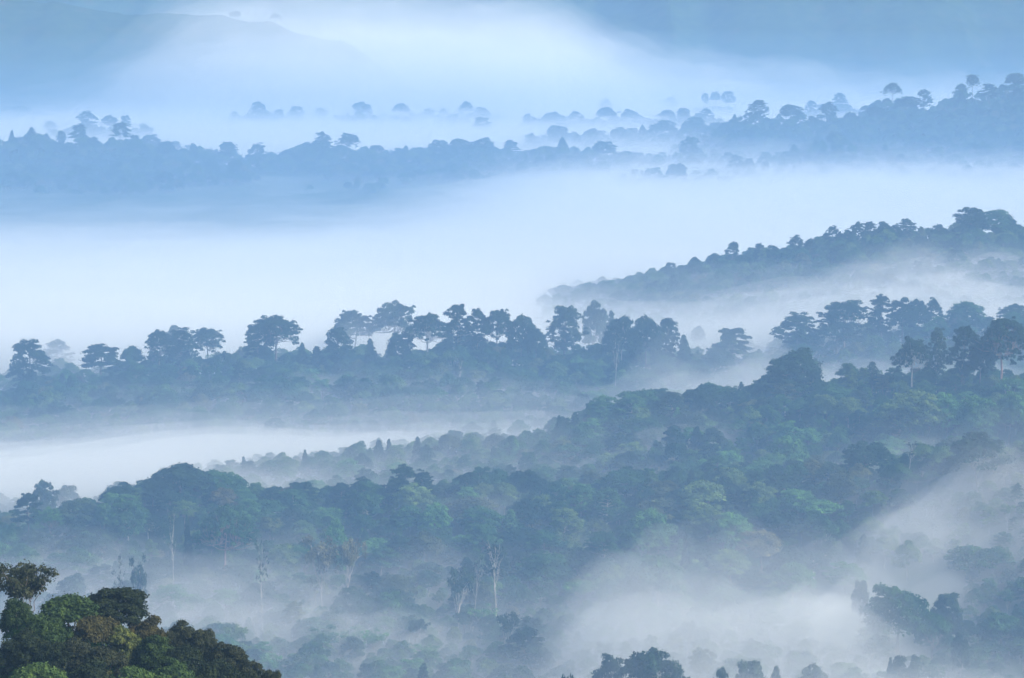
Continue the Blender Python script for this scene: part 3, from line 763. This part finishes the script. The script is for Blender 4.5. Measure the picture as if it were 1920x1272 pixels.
        for i in range(9):
            az = 2.4 * i; R = W * 0.40 * (0.5 + 0.5 * rng.random())
            a = at(0.55 + 0.43 * (i + 1) / 9)
            e = np.array([math.cos(az) * R, math.sin(az) * R, a[2] + 3 + 6 * rng.random()])
            wood.append(limb(rng, a, e, 0.13, 0.04))
            for k in range(3):
                f = a + (e - a) * (0.5 + 0.5 * rng.random())
                g = f + rng.normal(size=3) * [1.4, 1.4, 0.8] + [0, 0, 1.8]
                wood.append(limb(rng, f, g, 0.08, 0.03, 0, 3, 4)); add(g, 1.2, 0.8, 34, -0.9, 0.1)
    tv, tf = merge(wood)
    cv = np.concatenate(puffs)
    cf = np.arange(len(cv)).reshape(-1, 4)
    top = cv[:, 2].max(); wid = (np.percentile(cv[:, 0], 99) - np.percentile(cv[:, 0], 1) + np.percentile(cv[:, 1], 99) - np.percentile(cv[:, 1], 1)) / 2
    return tv, tf, cv, cf, top, wid

KINDS = ['umbrella', 'emergent', 'layered', 'round', 'broad', 'cone', 'column', 'sparse', 'bare']
VARIANTS = {k: (7 if k in ('umbrella', 'emergent') else 4 if k in ('umbrella', 'emergent', 'layered', 'round', 'broad') else 3) for k in KINDS}
LIB = {}
for ki, k in enumerate(KINDS):
    for s in range(VARIANTS[k]):
        tv, tf, cv, cf, H, W = make_tree(k, 100 * ki + s, dens={'sparse': 1.0, 'bare': 1.0}.get(k, 1.25))
        cm = mesh_from('crown', cv, cf, [LEAF])
        tms = {b: mesh_from('trunk', tv, tf, [m], smooth=True) for b, m in (('pale', BARK_PALE), ('grey', BARK_GREY), ('red', BARK_RED))}
        LIB[k, s] = (cm, tms, H, W, (tv, tf, cv, cf))

# forest stock for the uncounted mass: the same shapes, with the mass-of-leaves material, kept outside the scene
def stock(name, leaf):
  col = bpy.data.collections.new(name)
  for i, (k, s) in enumerate([('broad', 0), ('broad', 1), ('broad', 2), ('broad', 3), ('round', 0), ('round', 1), ('round', 2), ('layered', 0), ('layered', 1), ('cone', 0), ('umbrella', 1), ('sparse', 0)]):
      tv, tf, cv, cf = LIB[k, s][4]
      V = np.concatenate([tv, cv]); F = np.concatenate([tf, cf + len(tv)])
      me = mesh_from(name + '_%02d' % i, V, F, [BARK_GREY if k != 'sparse' else BARK_PALE, leaf], np.concatenate([np.zeros(len(tf)), np.ones(len(cf))]))
      o = bpy.data.objects.new(name + '_%02d' % i, me); col.objects.link(o)
  return col
STOCK = stock('forest_stock', LEAF_MASS)
BUSHES = stock('undergrowth_stock', LEAF_BUSH)
STOCK_H = [LIB[k][2] for k in [('broad', 0), ('broad', 1), ('broad', 2), ('broad', 3), ('round', 0), ('round', 1), ('round', 2), ('layered', 0), ('layered', 1), ('cone', 0), ('umbrella', 1), ('sparse', 0)]]

NAMES = {'umbrella': 'umbrella_tree', 'emergent': 'emergent_tree', 'layered': 'layered_tree', 'round': 'round_tree', 'broad': 'broad_tree', 'cone': 'conical_tree', 'column': 'columnar_tree', 'sparse': 'sparse_tree', 'bare': 'bare_tree'}
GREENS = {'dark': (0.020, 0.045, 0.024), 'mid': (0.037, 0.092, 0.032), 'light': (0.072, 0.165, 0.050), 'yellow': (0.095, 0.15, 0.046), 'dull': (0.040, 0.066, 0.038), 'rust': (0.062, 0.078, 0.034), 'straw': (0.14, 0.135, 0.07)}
TREE_SPOTS = []          # (x, y, radius) of every tree that is an object, to keep the mass clear of it
rnd = random.Random(7)
count_kind = {}

def plant(kind, x, y, top, width, label, green='mid', bark='grey', group=None, base=None, variant=None, category='tree', lib=None, leaf=None):
    c = count_kind.get(kind, 0); count_kind[kind] = c + 1
    src = (lib or LIB)
    nv = len([1 for q in src if q[0] == kind])
    cm, tms, H, W, _ = src[kind, (c if variant is None else variant) % nv]
    z = ground(x, y) if base is None else base
    h = max(top - z, 4.0)
    if lib is None and (h > 44 or top - z < 7): 0 and print('odd height', round(top - z, 1), label)
    root = bpy.data.objects.new(NAMES[kind], None); COL.objects.link(root)
    root.empty_display_size = 1.0
    root.location = (x, y, z)
    root.rotation_euler = (rnd.gauss(0, 0.035), rnd.gauss(0, 0.035), rnd.random() * 6.283)
    sz = h / H; sx = min(width / W, sz * 1.6)
    root.scale = (sx, sx, sz)
    root['label'] = label; root['category'] = category
    if group: root['group'] = group
    t = link('trunk', tms[bark], root)
    k = link('crown', cm, root)
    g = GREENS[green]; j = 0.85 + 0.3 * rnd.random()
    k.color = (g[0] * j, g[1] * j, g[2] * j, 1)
    TREE_SPOTS.append((x, y, width * 0.36))
    return root

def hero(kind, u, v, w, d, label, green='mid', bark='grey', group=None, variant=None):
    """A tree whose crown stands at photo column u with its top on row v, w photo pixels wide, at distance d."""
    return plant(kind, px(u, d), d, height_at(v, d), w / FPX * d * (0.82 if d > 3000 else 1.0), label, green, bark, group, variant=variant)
# ---------------------------------------------------------------- trees one can point to
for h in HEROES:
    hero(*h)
# ---------------------------------------------------------------- countable crowns of the wooded slopes
def canopy(count, u0, u1, d0, d1, where, gap, kinds, greens, wmin, wmax, seed, hmin=11, hmax=19):
    rg = random.Random(seed); made = 0
    for attempt in range(count * 40):
        if made >= count: break
        d = rg.uniform(d0, d1); u = rg.uniform(u0, u1); x = px(u, d)
        w = wmin + (wmax + 2 - wmin) * rg.random() ** 1.3
        if any((x - a) ** 2 + (d - b) ** 2 < (gap + r) ** 2 for a, b, r in TREE_SPOTS[-900:]): continue
        k = rg.choice(kinds); g = rg.choice(greens)
        z = ground(x, d)
        what = {'round': 'rounded', 'broad': 'low broad', 'layered': 'flat-tiered', 'cone': 'pointed', 'sparse': 'thin-leaved', 'emergent': 'tall open', 'umbrella': 'umbrella-shaped', 'column': 'narrow upright'}[k]
        hue = {'dark': 'dark green', 'mid': 'green', 'light': 'light green', 'yellow': 'yellow-green', 'dull': 'grey-green', 'rust': 'rust tinged', 'straw': 'straw-coloured'}[g]
        lab = '%s %s tree in the canopy of %s' % (hue, what, where)
        plant(k, x, d, z + rg.uniform(hmin, hmax) * (1.25 if k in ('emergent', 'umbrella') else 1), w * (0.6 if k in ('cone', 'column') else 1), lab, g, rg.choice(['grey', 'grey', 'pale']), group='%s %s trees, %s' % (hue, what, where))
        made += 1

MIX = ['dark', 'dark', 'mid', 'mid', 'mid', 'light', 'light', 'yellow', 'dull', 'rust']
canopy(70, 1080, 1915, 1190, 1360, 'the upper near hill', 3.5, ['round', 'broad', 'round', 'layered', 'cone', 'broad', 'emergent'], MIX, 12, 25, 3, 12, 20)
canopy(30, 560, 1150, 1210, 1330, 'the low crest behind the wisp', 3.5, ['round', 'broad', 'broad', 'cone'], MIX, 10, 19, 4)
canopy(85, 450, 1640, 1055, 1180, 'the lower near hill', 3.0, ['round', 'broad', 'round', 'layered', 'sparse', 'broad', 'emergent', 'cone'], MIX, 11, 27, 5, 12, 21)
canopy(22, 40, 470, 1050, 1160, 'the misty left valley side', 4.0, ['round', 'broad', 'layered', 'umbrella'], ['dark', 'mid', 'dull', 'light'], 10, 17, 6)
canopy(26, 350, 1000, 945, 1045, 'the misty valley floor', 4.0, ['round', 'broad', 'sparse', 'layered'], ['dark', 'mid', 'dull', 'light'], 10, 18, 8)
canopy(60, 5, 1280, 1535, 1640, 'the middle ridge slope', 3.5, ['round', 'broad', 'broad', 'layered', 'cone', 'emergent'], ['dark', 'mid', 'mid', 'light', 'dull'], 11, 18, 9, 12, 20)

# ---------------------------------------------------------------- the uncounted forest between them (one object)
def forest_points():
    rg = np.random.default_rng(21); P = []
    zones = [(925, 1440, 8.6, 0.72), (1440, 1530, 10.0, 0.75), (1530, 1780, 9.5, 0.85), (1860, 2180, 7.8, 0.74), (3080, 3950, 12.5, 0.82), (3950, 4750, 11.0, 0.78)]
    for y0, y1, s, sc in zones:
        wid = 0.2135 * y1 + 90
        gx = np.arange(-wid, wid, s); gy = np.arange(y0, y1, s)
        GX, GY = np.meshgrid(gx, gy); GX = GX + rg.uniform(-0.46, 0.46, GX.shape) * s; GY = GY + rg.uniform(-0.46, 0.46, GY.shape) * s
        x = GX.ravel(); y = GY.ravel()
        m = np.abs(x) < 0.2135 * y + 80
        if y0 == 1860: m &= x > 22 + 20 * rg.random(len(x))
        x = x[m]; y = y[m]
        z = terrain(x, y)
        m = (z > FLOOR - 6) if y0 < 1900 else (z > FLOOR + (6 if y0 < 3900 else 16))
        m &= ~((y > 1008) & (y < 1085) & (np.abs(x - 168) < 34))
        m &= ~((y > 1735) & (y < 1900) & (z < FLOOR + 9))
        m &= ~((y > 1290) & (y < 1475) & (x < 90) & (z < FLOOR + 7))
        x, y, z = x[m], y[m], z[m]
        P.append(np.stack([x, y, z, (sc * rg.uniform(0.75, 1.4, len(x)) if y0 > 3000 else np.full(len(x), sc))], 1))
    P = np.concatenate(P)
    S = np.array(TREE_SPOTS)
    keep = np.ones(len(P), bool)
    for a, b, r in S:
        keep &= (P[:, 0] - a) ** 2 + (P[:, 1] - b) ** 2 > (r * 0.8) ** 2
    P = P[keep]
    n = len(P)
    idx = rg.choice(12, n, p=[.14, .14, .14, .13, .08, .08, .08, .05, .05, .05, .025, .035])
    clump = 0.92 + 0.35 * fbm(P[:, 0] / 40, P[:, 1] / 40, 31)
    sc = P[:, 3] * clump * (0.62 + 0.75 * rg.random(n) ** 1.6) * np.array([17.0 / h if h > 20 else 1.0 for h in STOCK_H])[idx] ** 0.8
    rot = rg.uniform(0, 6.283, n)
    scale = np.stack([sc * rg.uniform(0.85, 1.2, n), sc * rg.uniform(0.85, 1.2, n), sc * rg.uniform(0.85, 1.15, n)], 1)
    return P[:, :3], idx, rot, scale

def grow(name, p, idx, rot, scale, stock=None):
    me = bpy.data.meshes.new(name)
    me.vertices.add(len(p)); me.vertices.foreach_set('co', p.astype(np.float32).ravel())
    a = me.attributes.new('stock', 'INT', 'POINT'); a.data.foreach_set('value', idx.astype(np.int32))
    a = me.attributes.new('turn', 'FLOAT_VECTOR', 'POINT'); a.data.foreach_set('vector', np.stack([rot * 0, rot * 0, rot], 1).astype(np.float32).ravel())
    a = me.attributes.new('size', 'FLOAT_VECTOR', 'POINT'); a.data.foreach_set('vector', scale.astype(np.float32).ravel())
    ob = link(name, me, kind='stuff')
    g = bpy.data.node_groups.new(name + '_growth', 'GeometryNodeTree')
    g.interface.new_socket('Geometry', in_out='INPUT', socket_type='NodeSocketGeometry')
    g.interface.new_socket('Geometry', in_out='OUTPUT', socket_type='NodeSocketGeometry')
    N = g.nodes; L = g.links
    gi = N.new('NodeGroupInput'); go = N.new('NodeGroupOutput')
    iop = N.new('GeometryNodeInstanceOnPoints'); ci = N.new('GeometryNodeCollectionInfo')
    ci.inputs['Collection'].default_value = stock or STOCK
    ci.inputs['Separate Children'].default_value = True; ci.inputs['Reset Children'].default_value = True
    def attr(name, kind):
        q = N.new('GeometryNodeInputNamedAttribute'); q.data_type = kind; q.inputs['Name'].default_value = name
        return q.outputs['Attribute']
    L.new(gi.outputs[0], iop.inputs['Points']); L.new(ci.outputs[0], iop.inputs['Instance'])
    iop.inputs['Pick Instance'].default_value = True
    L.new(attr('stock', 'INT'), iop.inputs['Instance Index'])
    L.new(attr('turn', 'FLOAT_VECTOR'), iop.inputs['Rotation'])
    L.new(attr('size', 'FLOAT_VECTOR'), iop.inputs['Scale'])
    L.new(iop.outputs[0], go.inputs[0])
    md = ob.modifiers.new('growth', 'NODES'); md.node_group = g
grow('forest', *forest_points())
# ---------------------------------------------------------------- the front hillside, lower left
FRONT = {}
for ki, (k, sd, lf, dn) in enumerate([('round', 901, 0.42, 2.6), ('round', 902, 0.42, 2.6), ('broad', 903, 0.42, 2.8), ('broad', 904, 0.42, 2.8), ('sparse', 905, 0.42, 2.4), ('broad', 906, 0.42, 3.0), ('round', 907, 0.42, 2.6)]):
    tv, tf, cv, cf, H, W = make_tree(k, sd, leaf=lf * 1.5, dens=dn)
    nvar = len([1 for q in FRONT if q[0] == k])
    FRONT[k, nvar] = (mesh_from('crown', cv, cf, [LEAF_NEAR]), {b: mesh_from('trunk', tv, tf, [m], smooth=True) for b, m in (('pale', BARK_PALE), ('grey', BARK_GREY), ('red', BARK_RED))}, H, W, None)

def front(kind, u, v, w, d, label, green, bark='grey', variant=None):
    x = px(u, d); top = height_at(v, d); width = w / FPX * d
    base = min(ground(x, d), top - 6.5)
    r = plant(kind, x, d, top, width, label, green, bark, base=base, lib=FRONT, variant=variant)
    for c in r.children:
        if c.name.startswith('crown'):
            q = c.color; c.color = (q[0] * 0.78 + 0.008, q[1] * 0.64 + 0.006, q[2] * 0.7 + 0.005, 1)

for t in FRONT_TREES:
    front(*t)

def front_undergrowth():
    rg = np.random.default_rng(5)
    GX, GY = np.meshgrid(np.arange(-150, 10, 3.2), np.arange(270, 400, 3.2))
    x = (GX + rg.uniform(-1.4, 1.4, GX.shape)).ravel(); y = (GY + rg.uniform(-1.4, 1.4, GY.shape)).ravel()
    z = terrain(x, y); m = z > 125
    x, y, z = x[m], y[m], z[m]; n = len(x)
    s = rg.uniform(0.22, 0.36, n)
    grow('undergrowth', np.stack([x, y, z - 0.4], 1), rg.integers(0, 4, n), rg.uniform(0, 6.28, n), np.stack([s, s, s * rg.uniform(0.9, 1.3, n)], 1), BUSHES)
front_undergrowth()

# ---------------------------------------------------------------- fog lying in the valleys
# drifts: photo column, distance, half width in metres across, half length away, thickness over the ground
DRIFTS_NEAR = [
 (90, 1300, 130, 60, 24), (450, 1244, 90, 18, 18), (600, 1250, 60, 16, 18), (700, 1256, 40, 14, 18), (850, 1270, 36, 11, 18),
 (60, 1090, 70, 40, 25), (250, 1045, 70, 28, 31), (420, 1040, 60, 28, 29), (560, 1018, 60, 20, 26), (330, 1000, 90, 22, 24), (700, 1030, 50, 14, 22), (110, 1030, 60, 26, 18),
 (1370, 985, 66, 40, 52), (1540, 990, 42, 40, 52), (1180, 975, 46, 34, 48), (1130, 970, 40, 30, 17),
 (1870, 1110, 36, 30, 36), (1640, 1030, 26, 24, 34), (1790, 1042, 28, 18, 34), (1480, 845, 100, 28, 46), (1720, 880, 60, 26, 38), (1740, 1085, 30, 24, 30), (1910, 1060, 50, 30, 30), (1660, 1075, 24, 20, 32), (1790, 1100, 34, 26, 32),
 (620, 1000, 110, 30, 20), (1300, 915, 130, 40, 24), (1700, 925, 90, 36, 20), (560, 1050, 60, 20, 20),
 (1240, 1310, 40, 14, 22), (1330, 1315, 36, 14, 21), (950, 1290, 40, 12, 20), (1150, 1230, 60, 14, 20), (1560, 1210, 60, 16, 20), (1050, 1120, 50, 18, 20), (800, 1090, 60, 18, 19),
 (1280, 1550, 50, 44, 36), (1420, 1560, 50, 50, 42), (1150, 1540, 50, 34, 20), (1650, 1555, 80, 60, 40), (1850, 1555, 60, 60, 38),
 (250, 1600, 45, 9, 9), (600, 1600, 50, 9, 8), (780, 1590, 30, 8, 8),
]
DRIFTS_FAR = [
 (1300, 1830, 90, 60, 30), (1700, 1830, 140, 70, 46), (1760, 1920, 70, 40, 24), (1900, 1930, 60, 46, 26), (1600, 1920, 50, 34, 14),
 (700, 1742, 56, 20, 44), (95, 1748, 36, 18, 40), (1112, 1722, 36, 16, 44), (330, 1740, 40, 16, 42), (1310, 1765, 40, 20, 34),
 (300, 1555, 150, 26, 19), (900, 1560, 120, 26, 21), (600, 1575, 60, 16, 22),
]
wisp = random.Random(4)
DRIFTS_NEAR += [(wisp.uniform(450, 1850 if d > 1135 else 950), d, wisp.uniform(25, 60), wisp.uniform(8, 14), wisp.uniform(19, 25)) for d in (1075, 1090, 1110, 1125, 1140, 1160, 1225, 1240, 1250, 1270, 1285, 1300, 1320, 1335)]
FOG_COLOR = (0.965, 0.975, 0.95)

def drift_field(x, y, drifts, seed):
    t = np.zeros_like(x)
    wx = 22 * fbm(x / 70, y / 70, seed + 3); wy = 22 * fbm(x / 70, y / 70, seed + 7)
    for u, d, sx, sy, h in drifts:
        q = ((x + wx - px(u, d)) / sx) ** 2 + ((y + wy - d) / sy) ** 2
        t = np.maximum(t, h * np.exp(-q ** 1.25)) + 0.15 * np.minimum(t, h * np.exp(-q))
    return t

def fog_level(x, y):
    near = np.where(y < 1230, -9.0, (9.0 + 2.0 * sstep(-330, -170, x) - 16.0 * sstep(-20, 150, x)) - 26.0 * sstep(1335, 1560, y - 75 * sstep(-330, -130, x) + 90 * fbm(x / 190, y / 260, 23)) * sstep(200, 60, x))
    far = 8 + 9 * sstep(2300, 1850, y) + 18 * sstep(30, 260, x) * sstep(2030, 1850, y)
    dip = sstep(190, -230, x - (y - 3400) * 0.06)             # clear air over the wooded far rise on the left
    far = far + dip * -32 * sstep(2150, 3200, y) * sstep(3800, 3550, y)
    far = far + (1 - dip) * 6 * sstep(2600, 3300, y)
    far = far + 7 * sstep(3650, 4000, y)
    return near + (far - near) * sstep(1620, 1790, y)

def fog_body(name, ys, ncol, drifts, rise, grow, density, seed, wob, spread=0.235, pad=60):
    X, Y = fan_grid(ys, ncol, spread, pad)
    g = terrain(X, Y)
    lev = fog_level(X, Y) + rise + wob * fbm(X / 120, Y / 170, seed) + 0.5 * wob * fbm(X / 35, Y / 50, seed + 2)
    t = drift_field(X, Y, drifts, seed) * grow * (1 + 0.5 * fbm(X / 45, Y / 45, seed + 1))
    top = np.maximum(lev, g - 5 + t)
    bottom = np.minimum(g, top) - 7
    edge = np.ones_like(top, bool); edge[1:-1, 1:-1] = False
    nr, nc = X.shape; n = nr * nc
    V = np.concatenate([np.stack([X, Y, top], -1).reshape(-1, 3), np.stack([X, Y, bottom], -1).reshape(-1, 3)])
    F = [quads(nr, nc), quads(nr, nc, n)[:, ::-1]]
    ring = [i for i in range(nc)] + [r * nc + nc - 1 for r in range(1, nr)] + [(nr - 1) * nc + c for c in range(nc - 2, -1, -1)] + [r * nc for r in range(nr - 2, 0, -1)]
    ring = np.array(ring); nx = np.roll(ring, -1)
    F.append(np.stack([ring, ring + n, nx + n, nx], 1))
    return link(name, mesh_from(name, V, np.concatenate(F), [volume_material(name, density, FOG_COLOR)]), kind='stuff')

fog_y = np.concatenate([np.arange(770, 2060, 9.0), np.arange(2060, 2700, 15.0), np.arange(2700, 6600, 34.0)])
for k, (rise, grow_by, dens) in enumerate([(-3, 0.7, 0.0072), (2, 0.88, 0.0046), (7, 1.04, 0.0029), (13, 1.2, 0.0016), (21, 1.38, 0.0009), (30, 1.6, 0.0005)]):
    fog_body('valley_fog', fog_y, 140, DRIFTS_NEAR + DRIFTS_FAR, rise, grow_by, dens, 50 + 3 * k, 4 + 1.2 * k)

# fog banked up against the far mountains: top height by direction, swelling and sinking with distance
BANK_U = np.array([-400, 0, 120, 200, 280, 350, 430, 540, 640, 720, 820, 1000, 1060, 1120, 1250, 1400, 1600, 1900, 2400])
BANK_Z = np.array([50, 54, 60, 90, 150, 194, 224, 228, 228, 222, 216, 206, 186, 150, 108, 84, 76, 66, 66])
def fog_bank(share, density, seed, wob):
    ys = np.arange(4450, 6300, 34.0)
    X, Y = fan_grid(ys, 170, 0.25, 100)
    u = X / Y * FPX + 960
    h = np.interp(u + 40 * fbm(X / 260, Y / 300, seed + 4), BANK_U, BANK_Z) * share
    swell = sstep(4350, 5000, Y) * (1 - 0.75 * sstep(5500, 6250, Y))
    top = FLOOR + 4 + (h - FLOOR) * swell + wob * fbm(X / 150, Y / 200, seed) * swell + 0.7 * wob * fbm(X / 60, Y / 80, seed + 1) * swell
    nr, nc = X.shape; n = nr * nc
    g = np.minimum(terrain(X, Y), top) - 9
    V = np.concatenate([np.stack([X, Y, top], -1).reshape(-1, 3), np.stack([X, Y, g], -1).reshape(-1, 3)])
    ring = np.array([i for i in range(nc)] + [r * nc + nc - 1 for r in range(1, nr)] + [(nr - 1) * nc + c for c in range(nc - 2, -1, -1)] + [r * nc for r in range(nr - 2, 0, -1)])
    nx = np.roll(ring, -1)
    F = np.concatenate([quads(nr, nc), quads(nr, nc, n)[:, ::-1], np.stack([ring, ring + n, nx + n, nx], 1)])
    link('fog_bank', mesh_from('fog_bank', V, F, [volume_material('fog_bank', density, FOG_COLOR)]), kind='stuff')
for k, (share, dens) in enumerate([(1.24, 0.0003), (1.05, 0.0007), (0.88, 0.0007), (0.70, 0.0011), (0.50, 0.0014)]):
    fog_bank(share, dens, 130 + 7 * k, 34)

# ---------------------------------------------------------------- the blue air over everything
def box(name, x0, x1, y0, y1, z0, z1, mat):
    v = [(x, y, z) for z in (z0, z1) for y in (y0, y1) for x in (x0, x1)]
    f = [(0, 2, 3, 1), (4, 5, 7, 6), (0, 1, 5, 4), (2, 6, 7, 3), (0, 4, 6, 2), (1, 3, 7, 5)]
    return link(name, mesh_from(name, v, f, [mat]), kind='stuff')
box('haze', -2900, 2900, -400, 8100, FLOOR - 40, 420, volume_material('haze', HAZE_DENSITY, HAZE_COLOR))
for k, top in enumerate((70, 115, 165, 230)):      # thicker towards the valley floor
    box('valley_air', -2890 + k, 2890 - k, -390 + k, 8090 - k, FLOOR - 39 + k, top, volume_material('valley_air', VALLEY_AIR_DENSITY * (0.40, 0.36, 0.24, 0.09)[k], HAZE_COLOR))
